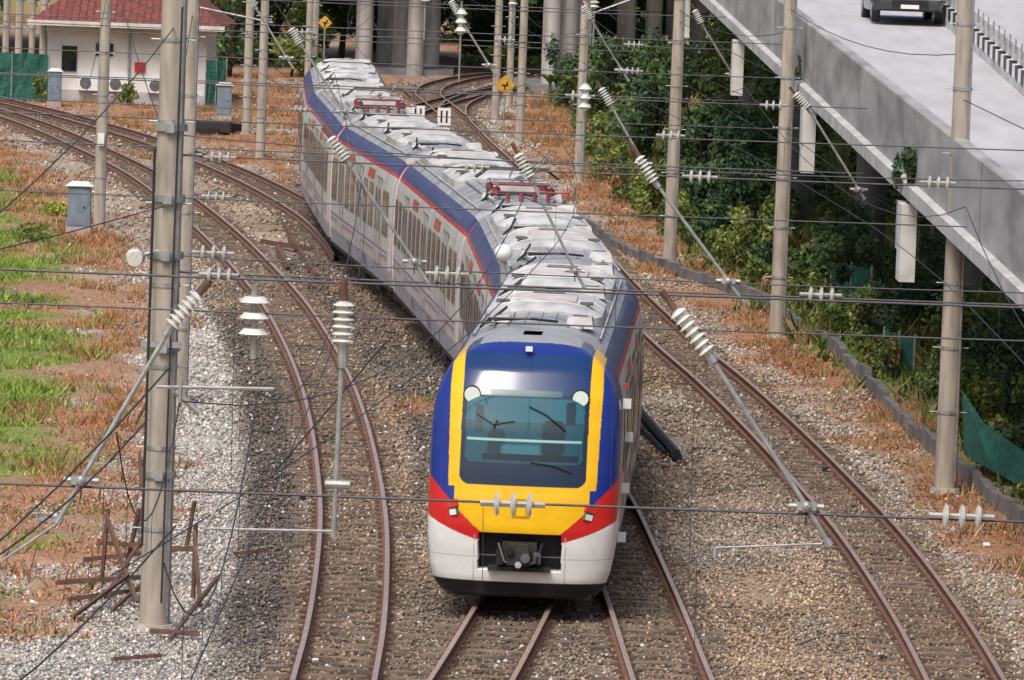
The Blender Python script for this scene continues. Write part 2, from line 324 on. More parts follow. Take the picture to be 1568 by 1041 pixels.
for (nm,cx,cy,rx,ry,h,n,ls,cc) in [
 ('tree',5.9,205,1.9,4,4.9,7500,.22,G1),('tree',4.2,222,1.5,5,4.4,5500,.22,GM),('tree',7.0,186,1.6,4,3.9,6000,.2,GD),
 ('tree',8.3,196,1.8,5,4.6,5000,.22,G1),('tree',3.4,240,1.3,5,3.8,3500,.22,G1),('tree',9.3,240,3.5,6,5.4,6000,.26,G1),
 ('tree',5.6,192,1.3,3,3.3,4500,.2,GD),('tree',7.5,220,2,4,5.4,5500,.24,GM),('tree',1.9,262,1.2,4,2.8,2500,.22,G1),('tree',5.6,178,1.4,3,2.8,4500,.18,GD),
 ('shrub',5.0,176,1.0,3,1.5,3200,.15,GM),('shrub',6.5,165,1.2,3,1.9,3600,.15,GM),('shrub',4.2,188,1.0,3,1.8,2600,.15,G2),('shrub',7.4,154,1.1,3,1.8,3400,.14,GM),
 ('shrub',8.6,160,1.3,4,2.2,3600,.16,GD),('shrub',8.3,142,.9,3,1.6,3000,.13,GM),('shrub',9.8,148,1.3,4,2.4,3500,.16,GD),('shrub',8.9,128,.8,3,1.5,2800,.12,GM),
 ('shrub',7.6,146,.6,2.5,1.0,1800,.12,G2),('shrub',6.7,158,.6,2,.9,1500,.12,GO),('shrub',5.6,168,.6,2,1.0,1500,.12,G2),('shrub',8.1,135,.5,2,.9,1300,.11,GO),
 ('shrub',6.1,162,.5,1.6,.8,1100,.11,G2),('shrub',7.9,140,.4,1.6,.7,900,.1,G2),('shrub',3.4,196,.8,3,1.3,1700,.14,GO),('shrub',4.4,181,.6,2,1.0,1300,.12,GO),
 ('shrub',9.9,126,1.1,3,2.0,3600,.14,GD),('shrub',9.7,116,.9,2.5,1.6,2800,.12,GM),('shrub',9.0,121,.6,1.8,1.5,1900,.12,G2),('shrub',9.0,108,.4,1.2,.5,700,.09,G2),('shrub',9.6,108,.5,1.5,1.0,1200,.1,GM),
 ('shrub',7.0,176,1.0,2.5,2.6,3000,.16,GM),('shrub',3.0,208,.9,4,1.5,1700,.15,G2),('shrub',2.6,226,.9,4,1.5,1700,.16,G2),('shrub',3.2,255,1.5,5,2.8,2600,.2,G1),
 ('shrub',11.5,135,1.6,4,2.6,4000,.16,GD),('shrub',11.5,165,2,5,3.4,4000,.2,GM),('shrub',12.5,190,3,6,4.0,5000,.24,GM),('shrub',11.2,120,1.2,3,2.0,3000,.14,GM),('shrub',10.2,140,1.0,3,2.2,2600,.15,GM),
 ('tree',-12.0,300,3.0,6,5.5,6500,.28,G1),('tree',-9.0,310,2.5,6,5.5,5500,.28,GM),('shrub',-10.5,285,1.6,4,2.0,2500,.2,G2),('shrub',-7.8,275,1.0,3,1.2,1500,.18,G2),
 ('tree',-13.2,282,1.6,4,4.6,3800,.24,G1),('tree',-10.3,296,1.6,4,3.4,3800,.24,G2),('shrub',-15.6,250,.5,1.5,.9,800,.13,G2),('shrub',-19,249,.6,1.2,1.2,900,.13,G2),
 ('tree',-1.8,316,2.4,4,4.0,4500,.28,GM),('tree',.3,312,1.6,4,3.4,3500,.26,G1),('shrub',-1.0,300,2.0,3,1.5,2500,.22,G2),('tree',4.2,318,2.4,4,4.2,4000,.28,GD),('tree',-6.2,318,3.0,4,4.2,4000,.3,GD),
 ('tree',7.5,322,3.2,4,4.6,4500,.3,GD),('shrub',4.2,275,1.6,4,2.4,2800,.2,G1),('shrub',6.8,268,2,4,3.0,3500,.2,GM),
 ('shrub',-12.6,176,.9,1.6,.6,900,.10,[(.3,.3,.04),(.2,.24,.05)]),('shrub',-12.9,168,.6,1.6,.5,700,.10,G2),
 ]: foliage(nm,cx,cy,rx,ry,h,n,ls,cc)
foliage('climbing_plant',7.35,118,.35,1.4,1.5,1300,.11,G1,z0=4.2,nb=8)
foliage('climbing_plant',6.35,146,.25,1.6,1.6,1000,.11,GD,z0=5.2,nb=8)
BAN=nmat('banana_leaf',(.12,.20,.05),.5,nscale=3,namt=.4)
def banana(cx,cy,h):
    mb=MB(); LM=BAN
    mb.cyl((cx,cy,-.2),(cx,cy,h*.5),.09,LM,r2=.06)
    for i in range(9):
        a=i*.7+random.random(); L=h*.75; pts=[]
        for k in range(7):
            t=k/6; r=L*t*.7; zz=h*.45+L*(t*1.0-.75*t*t); w=.22*math.sin(math.pi*min(1,t*.95+.05))
            c=V((cx+r*math.cos(a),cy+r*math.sin(a),zz)); o=V((-math.sin(a),math.cos(a),0))*w; pts+= [c-o,c-V((0,0,.05)),c+o]
        fs=[]
        for k in range(6):
            for j in range(2): fs.append((k*3+j,k*3+j+1,k*3+j+4,k*3+j+3))
        mb.add(pts,fs,LM)
    mb.build('banana_plant')
for q in [(2.3,258,1.9),(1.2,264,1.6),(3.6,246,2.2),(8.2,258,3.2)]: banana(*q)
bl_=[]
for i in range(140):
    bl_.append((random.uniform(-42,42),random.uniform(335,352),random.uniform(-.3,6),random.uniform(1.5,3),2.5,random.uniform(.8,1.8)))
Q,c=leaves(bl_,50000,.42,G1+GD+GD+G2[:1]); npmesh('distant_tree_mass',Q,np.arange(len(Q)),4,FOL,c)
# ------------------------------------------------------------------ low retaining wall
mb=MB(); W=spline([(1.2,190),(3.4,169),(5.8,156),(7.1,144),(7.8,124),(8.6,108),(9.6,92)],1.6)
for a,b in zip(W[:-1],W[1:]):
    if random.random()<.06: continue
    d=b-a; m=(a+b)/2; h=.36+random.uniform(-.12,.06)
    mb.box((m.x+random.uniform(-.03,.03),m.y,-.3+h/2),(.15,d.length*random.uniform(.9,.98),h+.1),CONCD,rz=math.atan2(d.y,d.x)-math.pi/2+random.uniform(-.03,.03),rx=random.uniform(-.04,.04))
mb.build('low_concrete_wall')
# ------------------------------------------------------------------ poles
def pole(x,y,r0,r1,h=10.2):
    root=empty('catenary_pole'); mb=MB(); mb.cyl((x,y,-.5),(x,y,h),r0,CONC,r2=r1,n=16,cap=True); mb.build('mast',root,smooth=True)
    mb=MB()
    for z in np.arange(1.2,h,1.15):
        r=r0+(r1-r0)*z/h+.012
        mb.cyl((x,y,z),(x,y,z+.06),r,STEEL,n=14)
        mb.cyl((x-r-.12,y,z+.03),(x+r+.12,y,z+.03),.010,STEEL,n=5)
    mb.cyl((x+r0*.8,y-r0*.7,0),(x+r1*.8,y-r1*.8,h),.018,STEEL,n=5)
    mb.cyl((x,y,-.3),(x,y,-.12),r0*1.6,CONC,r2=r0*1.3,n=14)
    mb.build('step_irons_and_bands',root)
for q in [(-4.9,88,.22,.17),(-6.5,123,.16,.13),(-11.6,174,.17,.13),(7.8,111,.20,.145),(6.1,144,.19,.14),(4.1,166,.185,.135),(2.0,206,.17,.13),(-8.8,213,.16,.13),(-10,229,.17,.13),
          (0,231,.16,.13),(-1.0,249,.16,.13),(-.5,262,.15,.12),(-20.9,260,.16,.13),(-19.5,255,.16,.13),(-21.6,262,.15,.12),(-20.2,258,.13,.11),(-9.5,286,.17,.14),(-8.2,240,.13,.11),(12.5,150,.2,.15)]: pole(*q)
# ------------------------------------------------------------------ catenary support equipment
def disc3(mb,x,y,z,r,n=3,gap=None):
    gap=gap or r*1.25
    for i in range(n):
        cx=x+(i-(n-1)/2)*gap
        mb.cyl((cx-.2*r,y,z),(cx,y,z),r*.45,PORC,r2=r,n=14); mb.cyl((cx,y,z),(cx+.22*r,y,z),r,PORC,r2=r*.8,n=14)
    mb.cyl((x-gap*2,y,z),(x+gap*2,y,z),r*.25,STEEL,n=6)
def crosswire(mb,y,z,x0,x1,r,sag=.05):
    N=16; mb.path([(x0+(x1-x0)*i/N,y,z-sag*4*(i/N)*(1-i/N)) for i in range(N+1)],r,WIRE)
def bracket(mb,top,ins,knuckle,end,r=.022,ri=.085):
    t=V(top);i2=V(ins);k=V(knuckle);e=V(end); d=(i2-t)
    mb.cyl(t-d*.45,t,.03,RUST,n=8); mb.insul(t,i2,ri,7)
    mb.cyl(i2,i2+(k-i2)*.06,ri*.5,STEEL,n=8)
    mb.cyl(i2,k,r,STEEL,n=8); mb.cyl(k,e,r*1.1,STEEL,n=8)
    mb.box(k,(r*8,r*4,r*3),STEEL); mb.sph(k+V((0,-.03,0)),r*2.3,STEEL,n=8,k=6); mb.cyl(e-(e-k)*.15,e,r*1.6,STEEL,n=8)
    mb.cyl(k-V((r*7,0,0)),k+V((r*7,0,0)),r*1.2,STEEL,n=8)
    mb.cyl(k,k+V((0,0,-.35*(k-i2).length*.3)),.008,WIRE,n=5)
y=55; mb=MB()
crosswire(mb,y,7.25,-14,14,.011); crosswire(mb,y,7.02,-14,14,.008,.12); crosswire(mb,y,5.34,-14,14,.012,.03)
disc3(mb,.06,y,5.3,.115,3); disc3(mb,4.02,y,5.34,.115,3)
disc3(mb,-2.6,y,7.23,.07,3)
bracket(mb,(1.43,y,7.07),(1.73,y,6.70),(2.65,y,5.38),(2.87,y,5.04))
bracket(mb,(-2.77,y,7.05),(-3.0,y,6.76),(-3.75,y,5.37),(-3.95,y,4.98))
mb.cyl((-3.95,y,4.98),(-4.6,y,4.5),.012,STEEL)
mb.insul((-1.49,y,7.04),(-1.49,y,6.66),.10,6); mb.cyl((-1.5,y,7.24),(-1.49,y,7.04),.035,RUST,n=8)
mb.cyl((-1.49,y,6.66),(-1.48,y,6.45),.045,STEEL,n=8); mb.cyl((-1.49,y,6.6),(-1.51,y,4.95),.024,STEEL,n=8); mb.cyl((-1.6,y,5.42),(-1.38,y,5.42),.04,STEEL,n=8)
mb.cyl((-2.28,y,7.15),(-2.27,y,6.5),.03,STEEL,n=8)
for zz in (7.02,6.88,6.74): mb.cyl((-2.275,y,zz-.02),(-2.275,y,zz+.03),.135,PORC,r2=.09,n=18)
mb.cyl((-3.11,y,6.22),(-2.08,y,6.24),.016,STEEL,n=6); mb.cyl((-2.9,y,6.3),(-2.9,y,6.05),.02,STEEL,n=6)
mb.cyl((-2.65,y,4.98),(-1.5,y,5.0),.013,STEEL,n=6); mb.cyl((-2.65,y,4.98),(-2.5,y,5.25),.013,STEEL,n=6); mb.cyl((-2.05,y,5.5),(-1.1,y,6.7),.008,WIRE,n=5)
mb.cyl((1.86,y,4.98),(2.8,y,5.05),.011,STEEL,n=6); mb.cyl((1.86,y,4.98),(1.86,y,4.9),.02,STEEL,n=6)
for (xx,za,zb) in [(-2.45,7.1,5.4),(.9,7.2,5.35),(1.62,6.6,4.7),(-.2,5.3,4.6),(-3.55,5.3,4.2),(1.7,5.0,3.6)]: mb.cyl((xx,y,za),(xx+.02,y,zb),.004,WIRE,n=4)
mb.cyl((-14,y,7.25),(-14,y,-.3),.2,CONC,r2=.2,n=10); mb.cyl((14,y,7.25),(14,y,-.3),.2,CONC,n=10)
mb.build('headspan_catenary_support',smooth=True)
y=88; mb=MB()
crosswire(mb,y,6.52,-4.9,12,.012); crosswire(mb,y,4.87,-4.9,12,.014,.03); crosswire(mb,y,5.1,-4.9,12,.010,.1); crosswire(mb,y,6.8,-4.9,12,.009,.25)
bracket(mb,(-2.66,y,6.84),(-2.42,y,6.53),(-1.41,y,5.14),(-1.15,y,4.75),.024,.09); bracket(mb,(1.68,y,6.73),(1.92,y,6.39),(3.01,y,5.03),(3.25,y,4.72),.024,.09); bracket(mb,(-.02,y,6.71),(.17,y,6.38),(.85,y,5.09),(1.0,y,4.85),.02,.09)
disc3(mb,-4.25,y,5.15,.12,3); disc3(mb,-.95,y,4.98,.12,3); disc3(mb,4.32,y,4.88,.12,3)
disc3(mb,-4.2,y,6.5,.09,3); disc3(mb,-.62,y,6.5,.085,3); disc3(mb,2.55,y,6.48,.1,3); disc3(mb,5.9,y,6.52,.1,3)
mb.cyl((12,y,7.5),(12,y,-.3),.2,CONC,r2=.2,n=10)
mb.sph((-5.33,y-.2,5.07),.14,STEEL); mb.cyl((-5.33,y-.2,5.07),(-4.9,y-.1,5.2),.03,STEEL); mb.cyl((-5.33,y-.35,5.05),(-5.33,y-.2,5.07),.11,PORC,r2=.14,n=12)
for zz in (5.1,5.9,6.9,3.8,2.0): mb.cyl((-4.9,y,zz-.05),(-4.9,y,zz+.05),.24,STEEL,n=16); mb.box((-4.9,y-.23,zz),(.12,.08,.14),STEEL)
mb.box((-4.9,y-.22,3.85),(.62,.06,.08),STEEL); mb.cyl((-4.7,y-.2,4.3),(-4.2,y-.2,5.0),.02,STEEL)
mb.cyl((-4.7,y-.2,3.2),(-4.35,y-.2,2.9),.05,STEEL); mb.cyl((-5.1,y-.25,6.6),(-5.1,y-.25,1.0),.02,WIRE); mb.cyl((-4.78,y-.25,8.6),(-4.8,y-.27,.2),.014,WIRE)
mb.build('headspan_catenary_support',smooth=True)
for y,zs in ((108,(6.1,4.75)),(148,(5.7,4.5,6.5))):
    mb=MB(); 
    for zz in zs: crosswire(mb,y,zz,-13,13,.012,.05)
    mb.cyl((-13,y,7),(-13,y,-.3),.18,CONC,n=10); mb.cyl((13,y,7),(13,y,-.3),.18,CONC,n=10); disc3(mb,2.6,y,zs[0],.1,3); disc3(mb,-5.2,y,zs[1],.1,3)
    mb.build('cross_span_wire',smooth=True)
y=128; mb=MB()
crosswire(mb,y,5.9,-11,14,.013); crosswire(mb,y,4.55,-11,14,.014,.03)
bracket(mb,(1.62,y,6.07),(1.83,y,5.74),(2.55,y,4.57),(2.75,y,4.3),.026,.10); bracket(mb,(5.59,y,6.11),(5.86,y,5.83),(6.97,y,4.2),(7.1,y,4.0),.026,.10); bracket(mb,(9.01,y,4.81),(9.3,y,4.35),(10.41,y,2.85),(10.6,y,2.6),.024,.10)
bracket(mb,(-4.75,y,7.05),(-4.55,y,6.75),(-3.6,y,5.4),(-3.45,y,5.2),.024,.10)
disc3(mb,5.15,y,5.85,.11,3); disc3(mb,1.2,y,5.9,.12,3)
mb.cyl((1.3,y,6.4),(1.3,y,4.4),.02,STEEL); mb.insul((1.3,y,6.15),(1.3,y,5.6),.14,3)
mb.build('headspan_catenary_support',smooth=True)
y=170; mb=MB()
crosswire(mb,y,5.6,-16,14,.014); crosswire(mb,y,4.2,-16,14,.015,.03); crosswire(mb,y,6.6,-16,14,.013,.2)
for xx in (-7.5,-2.0,1.6,4.6): bracket(mb,(xx,y,6.6),(xx+.2,y,6.25),(xx+1.1,y,4.9),(xx+1.3,y,4.6),.028,.11)
for xx in (-6,-.5,3): disc3(mb,xx,y,5.6,.11,3)
mb.insul((-1.7,y,6.4),(-1.7,y,5.7),.17,3); mb.cyl((-1.7,y,6.6),(-1.7,y,4.4),.025,STEEL)
mb.build('headspan_catenary_support',smooth=True)
y=215; mb=MB()
crosswire(mb,y,5.3,-24,14,.016); crosswire(mb,y,3.9,-24,14,.016,.03)
for a,b in [((-9,5.3),(-5.5,7.0)),((-8.6,4.4),(-11.5,4.9)),((2,5.0),(5,6.2)),((-1,6.0),(-3.6,7.0))]: mb.cyl((a[0],y,a[1]),(b[0],y,b[1]),.035,STEEL)
for xx in (-3.4,-.4,2.4): mb.insul((xx,y,5.9),(xx,y,5.3),.17,4); mb.cyl((xx,y,6.4),(xx,y,4),.03,STEEL)
mb.build('headspan_catenary_support',smooth=True)
def runwire(key,x_off,ys_,zc,zm):
    mb=MB(); pc=[];pm=[]
    for a,b in zip(ys_[:-1],ys_[1:]):
        N=10
        for i in range(N):
            t=i/N; yy=a+(b-a)*t; xx=float(tx(key,yy))+x_off; pc.append((xx,yy,zc)); pm.append((xx,yy,zc+.3+(zm-.3)*(1-2*t)**2))
            if i%2==0 and i: mb.cyl(pc[-1],pm[-1],.004,WIRE,n=4)
    mb.path(pc,.007,WIRE); mb.path(pm,.007,WIRE); mb.build('overhead_wire')
runwire('A',0,[42,55,88,128,170,215,260],4.9,1.3); runwire('D',0,[52,55,88,128,170,215,260],4.9,1.3); runwire('T',0.1,[52,55,88,128,170,215,260],4.9,1.2)
mb=MB()
for a,b in [((-5,40,7.3),(-4.9,88,8.3)),((-4.9,88,7.4),(-6.5,123,7.4)),((-4.9,88,5.8),(-14,60,5.4)),((-4.9,88,6.6),(-11.6,174,7.8)),((7.8,111,7.6),(6.1,144,7.4)),((7.8,111,6.8),(13,80,6.0)),((6.1,144,6.9),(4.1,166,6.7)),((6.1,144,4.6),(12,90,2.6)),((-2.9,55,5.0),(-5.5,48,3.4)),((-3,55,6.4),(-6,46,4.2)),((-3.2,55,5.9),(-5.5,50,4.6)),((4.1,166,6),(2,206,6)),((4.1,166,5.2),(12,120,4.4)),((-11.6,174,6.2),(-9,128,5.2)),((2,206,5.4),(9,120,3.6)),((4.1,166,6.4),(9,128,5.4)),((-8.8,213,5.8),(-4,128,6.6))]:
    A=V(a);B=V(b); mb.path([A.lerp(B,i/8)-V((0,0,.35*4*(i/8)*(1-i/8))) for i in range(9)],.009,WIRE)
mb.build('feeder_wire')
# ------------------------------------------------------------------ viaduct
def ve(y): return 6.85-(y-135)*.0349, 7.15+(y-135)*.030
def med(y): return float(np.interp(y,[60,130,150,165,300],[3.7,3.7,4.35,4.75,4.9]))
PH=.32
root=empty('road_viaduct'); YS=np.arange(50,262,3.0)
def ribbon(mb,prof,mat_):
    vs=[];fs=[];k=None
    for y in YS:
        p=prof(y); k=len(p); vs+=[(a,y,b) for a,b in p]
    for i in range(len(YS)-1):
        for j in range(k-1): fs.append((i*k+j,i*k+j+1,(i+1)*k+j+1,(i+1)*k+j))
    mb.add(vs,fs,mat_)
def p_par(y): e,z=ve(y); return [(e+.30,z-.95),(e+.22,z-.02-PH),(e+.2,z-PH),(e+.0,z-PH),(e-.02,z-.03-PH),(e-.02,z-1.70)]
def p_lip(y): e,z=ve(y); return [(e-.02,z-1.70),(e-.16,z-1.74),(e-.16,z-2.0),(e+.1,z-2.15)]
def p_sof(y): e,z=ve(y); return [(e+.1,z-2.15),(e+1.6,z-2.3),(e+2.2,z-3.0),(e+8.2,z-3.0),(e+9.6,z-2.1),(e+10.5,z-1.9),(e+10.5,z),(e+10.25,z),(e+10.2,z-.95)]
def p_rd(y): e,z=ve(y); return [(e+.30,z-.95),(e+med(y)-.2,z-.95)]
def p_rd2(y): e,z=ve(y); return [(e+med(y)+.2,z-.95),(e+10.2,z-.95)]
def p_med(y): e,z=ve(y); m=e+med(y); return [(m-.2,z-.95),(m-.2,z-.75),(m-.08,z-.45),(m-.06,z-.15),(m+.06,z-.15),(m+.08,z-.45),(m+.2,z-.75),(m+.2,z-.95)]
PARM=nmat('parapet_concrete',(.37,.37,.38),.9,nscale=1.6,namt=.3,bump=.15,col2=(.20,.20,.205),stretch=(1,.22,.9),detail=10)
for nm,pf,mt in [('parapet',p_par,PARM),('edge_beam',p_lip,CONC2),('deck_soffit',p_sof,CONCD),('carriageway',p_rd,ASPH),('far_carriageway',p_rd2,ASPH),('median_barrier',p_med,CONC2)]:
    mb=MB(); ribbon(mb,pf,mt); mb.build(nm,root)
mb=MB()
for y in np.arange(100,200,1.6):
    e,z=ve(y); m=e+med(y)
    mb.box((m-.14,y,z-.62),(.12,.75,.34),BLACK); mb.box((m-.14,y+.8,z-.62),(.12,.75,.34),WHITE)
    mb.cyl((m-.1,y,z-.3),(m-.1,y,z+.02),.02,STEEL,n=5)
mb.build('median_kerb_blocks',root)
mb=MB()
for y in np.arange(58,250,12.0):
    e,z=ve(y); mb.box((e-.023,y,z-1.02),(.012,.05,1.3),CONCD)
mb.build('parapet_joints',root)
mb=MB()
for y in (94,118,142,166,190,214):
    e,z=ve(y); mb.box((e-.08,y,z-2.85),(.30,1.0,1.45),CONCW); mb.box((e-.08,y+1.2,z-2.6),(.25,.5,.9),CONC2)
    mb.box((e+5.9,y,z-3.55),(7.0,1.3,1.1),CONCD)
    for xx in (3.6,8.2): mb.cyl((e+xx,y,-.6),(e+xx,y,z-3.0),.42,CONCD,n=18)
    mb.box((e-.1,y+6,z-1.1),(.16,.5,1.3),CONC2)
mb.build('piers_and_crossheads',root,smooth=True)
def road_car(x,y,z,rz):
    root=empty('car'); M=Matrix.Translation((x,y,z))@Matrix.Rotation(rz,4,'Z')
    CP=nmat('car_paint',(.05,.055,.06),.25,coat=.5)
    st=[(-2.05,.35,.62,.72),(-1.9,.3,.85,.82),(-1.0,.28,.95,.86),(0,.28,.98,.87),(1.1,.28,.98,.87),(1.9,.3,.92,.84),(2.1,.38,.7,.76)]
    mb=MB(); vs=[];fs=[]
    for (yy,zb,zt,w) in st: vs+=[(-w,yy,zb),(-w*1.02,yy,(zb+zt)/2),(-w*.94,yy,zt),(0,yy,zt+.04),(w*.94,yy,zt),(w*1.02,yy,(zb+zt)/2),(w,yy,zb)]
    for i in range(len(st)-1):
        for j in range(6): fs.append((i*7+j,i*7+j+1,(i+1)*7+j+1,(i+1)*7+j))
        fs.append((i*7+6,i*7,(i+1)*7,(i+1)*7+6))
    fs.append(tuple(range(6,-1,-1))); fs.append(tuple(range(42,49))); mb.add(vs,fs,CP); mb.build('body',root,True,M)
    mb=MB(); vs=[(-.78,-1.1,.95),(.78,-1.1,.95),(.8,1.6,.95),(-.8,1.6,.95),(-.62,-.4,1.42),(.62,-.4,1.42),(.62,1.1,1.42),(-.62,1.1,1.42)]
    mb.add(vs,[(0,1,5,4),(1,2,6,5),(2,3,7,6),(3,0,4,7)],GLASS); mb.add([(a,b,c+.005) for a,b,c in vs[4:]],[(0,1,2,3)],CP); mb.build('cabin',root,False,M)
    mb=MB()
    for sx in (-.78,.78):
        for sy in (-1.3,1.3): mb.cyl((sx-.1,sy,.31),(sx+.1,sy,.31),.31,BLACK,n=18); mb.cyl((sx-.11,sy,.31),(sx+.11,sy,.31),.18,STEEL,n=12)
    mb.build('wheels',root,True,M)
    mb=MB(); mb.box((-.6,-2.0,.68),(.35,.12,.14),LENS); mb.box((.6,-2.0,.68),(.35,.12,.14),LENS); mb.box((0,-2.06,.5),(.9,.06,.16),BLACK); mb.box((0,-2.09,.42),(.45,.02,.1),WHITE); mb.build('lamps_and_grille',root,False,M)
e,z=ve(157); road_car(e+3.35,157,z-.95,.035)
# ------------------------------------------------------------------ distant overpass
root=empty('distant_overpass'); mb=MB()
cl=[(-7.4,292,.40),(-6.5,300,.5),(-5.75,296,.42),(-5.0,292,.40),(-4.3,296,.38),(1.25,281,.40),(2.0,282,.40),(2.75,283,.34),(4.9,300,.45),(6.2,300,.4),(7.3,303,.45),(8.5,306,.4),(9.8,310,.45),(-17,300,.5),(14,296,.6)]
for x_,y_,r_ in cl: mb.cyl((x_,y_,-.5),(x_,y_,9),r_,COLM,n=18)
for x_,y_ in ((-5.7,296),(2,282.5),(8,303)): mb.box((x_,y_,-.15),(5,8,.4),CONCD)
mb.build('columns',root,smooth=True); mb=MB(); mb.box((0,303,9.8),(90,30,1.6),CONCD); mb.box((0,287.8,10.9),(90,.25,1.0),CONC2); mb.box((0,318.2,10.9),(90,.25,1.0),CONC2); mb.build('deck',root)
# ------------------------------------------------------------------ building
root=empty('white_building'); mb=MB()
mb.box((-15.9,256,1.35),(6.4,8,3.2),WALLM); mb.box((-15.9,251.97,.0),(6.45,.1,.5),CONC2); mb.build('walls',root)
mb=MB(); x0,x1,y0,y1,ze,zr=-19.8,-12.0,251.0,261,2.95,5.4
mb.add([(x0,y0,ze),(x1,y0,ze),(x1,y1,ze),(x0,y1,ze),(x0+3,256,zr),(x1-3,256,zr)],[(0,1,5,4),(1,2,5),(2,3,4,5),(3,0,4),(3,2,1,0)],TILE)
for i in range(26):
    xx=x0+.2+i*.29; tt=min(1,max(0,min((xx-x0)/3,(x1-xx)/3))); mb.cyl((xx,y0,ze+.02),(xx,y0+5*tt,ze+.02+(zr-ze)*tt),.035,TILE,n=5)
mb.build('tiled_roof',root); mb=MB(); mb.box((-15.9,250.95,2.93),(7.9,.12,.2),CONCW); mb.build('fascia',root)
mb=MB()
for xx in (-17.4,-16.2,-14.6):
    mb.box((xx,251.8,.55),(.8,.35,.6),WHITE); mb.cyl((xx-.1,251.6,.55),(xx-.1,251.63,.55),.23,LOUV,n=16)
mb.box((-15.35,251.93,1.25),(.42,.06,.4),RED); mb.box((-18.2,251.95,1.5),(.6,.06,1.0),GLASS); mb.box((-16.8,251.95,1.9),(.7,.06,.5),GLASS); mb.cyl((-15.8,251.9,0),(-15.8,251.9,2.9),.05,STEEL); mb.box((-13.5,251.95,1.7),(.7,.06,.6),GLASS)
mb.build('wall_fittings',root)
def fence(x0,y0,x1,y1,h,z0=-.2):
    mb=MB(); N=14; vs=[];fs=[]
    for i in range(N+1):
        t=i/N
        for zz in (0,.33,.66,1): vs.append((x0+(x1-x0)*t+random.uniform(-.03,.03),y0+(y1-y0)*t+random.uniform(-.05,.05),z0+h*zz+random.uniform(-.03,.03)))
    for i in range(N):
        for j in range(3): fs.append((i*4+j,i*4+j+1,i*4+j+5,i*4+j+4))
    mb.add(vs,fs,TEAL)
    for t in (0,.5,1): mb.cyl((x0+(x1-x0)*t,y0+(y1-y0)*t,z0),(x0+(x1-x0)*t,y0+(y1-y0)*t,z0+h+.08),.03,STEEL)
    mb.build('green_screen_fence')
fence(-21.8,250,-18.9,250.5,1.9); fence(-12.6,250,-11.8,250.5,1.9); fence(8.15,137,8.7,135,.85)
mb=MB(); mb.add([(8.35,115.5,1.25),(8.7,114.5,.75),(9.2,112.5,.5),(9.8,110,.4),(9.8,110,-.2),(9.2,111.5,-.1),(8.8,113,0),(8.4,115,.1)],[(0,1,6,7),(1,2,5,6),(2,3,4,5)],TEAL); mb.build('green_net')
fence(8.0,158,8.9,156,.9)
def cabinet(x,y,w,h):
    mb=MB(); mb.box((x,y,-.1),(w*1.1,w*.9,.25),CONC); mb.box((x,y,h/2),(w,w*.75,h),CABM); mb.box((x,y-w*.38,h/2),(w*.8,.02,h*.85),CABM); mb.box((x,y,h+.06),(w*1.25,w,.12),CONCW,top=.6); mb.cyl((x+w*.25,y-w*.42,h*.5),(x+w*.25,y-w*.39,h*.5),.03,BLACK); mb.build('trackside_cabinet')
cabinet(-11.95,171,.62,1.15); cabinet(-11.3,239,.55,1.2); cabinet(-18.3,246,.5,1.2)
def dsign(x,y,z,s):
    mb=MB(); mb.cyl((x,y,-.3),(x,y,z),.035,STEEL); mb.box((x,y-.05,z),(s,.03,s),YEL,ry=math.pi/4); mb.box((x,y-.07,z),(s*.45,.01,.06),BLACK); mb.box((x,y-.07,z-.08),(.06,.012,s*.3),BLACK); mb.box((x+.08,y-.07,z+.07),(.06,.012,s*.25),BLACK); mb.build('yellow_warning_sign')
dsign(-.62,236,1.72,.55); dsign(-8.3,262,3.0,.42)
for x_,y_ in ((-3.87,237),(-2.87,236)):
    mb=MB(); mb.box((x_,y_,.45),(.5,.05,.66),WHITE)
    for q in (-.1,.1): mb.box((x_+q,y_-.03,.45),(.07,.012,.45),BLACK)
    mb.cyl((x_-.2,y_+.05,-.3),(x_-.2,y_+.05,.4),.03,STEEL); mb.cyl((x_+.2,y_+.05,-.3),(x_+.2,y_+.05,.4),.03,STEEL); mb.build('track_marker_sign')
# rusty frames and scrap rails
def bar(mb,a,b,w=.09,m=None):
    A=V(a);B=V(b); mb.cyl(A,B,w*.6,m or RUST,n=4); u=(B-A).normalized().orthogonal()*w*.55; mb.cyl(A+u,B+u,w*.3,m or RUST,n=4)
mb=MB()
for a,b in [((-6.1,93.5,.35),(-4.6,93,.35)),((-6.0,93,-.2),(-5.95,93.2,.9)),((-5.7,93.5,-.2),(-5.5,93.4,.9)),((-5.95,93,.85),(-5.3,90.5,-.15)),((-6.3,90.5,-.15),(-5.1,91.5,-.05)),((-5.8,91,-.15),(-5.4,93.5,.5)),((-4.55,91.5,-.2),(-4.55,91.6,.9)),((-4.55,91.5,.8),(-4.35,90,-.1)),((-5.6,89.5,-.15),(-5.2,93,.0)),((-6.6,92,-.1),(-5.3,92.3,.0)),((-4.6,86.6,-.15),(-4.15,90.6,.25)),((-4.9,86.9,-.1),(-4.2,86.8,-.1)),((-6.1,88.5,-.15),(-5.5,91.2,.15)),((-6.4,95,-.1),(-4.7,95.5,.1)),((-5.0,98,-.15),(-4.9,98,.55))]: bar(mb,a,b,.055)
mb.build('rusty_steel_frame')
mb=MB()
for a,b in [((-6.0,104,-.1),(-5.9,99,-.1)),((-6.6,112,-.12),(-6.2,106,-.1)),((-7.0,117,-.1),(-6.7,117,.5)),((-4.2,97,-.15),(-3.7,97.4,-.12)),((-6.9,129,-.1),(-6.6,124,.1)),((-5.2,84,-.12),(-4.6,84.4,-.1))]: bar(mb,a,b,.045)
mb.build('scrap_steel')
mb=MB()
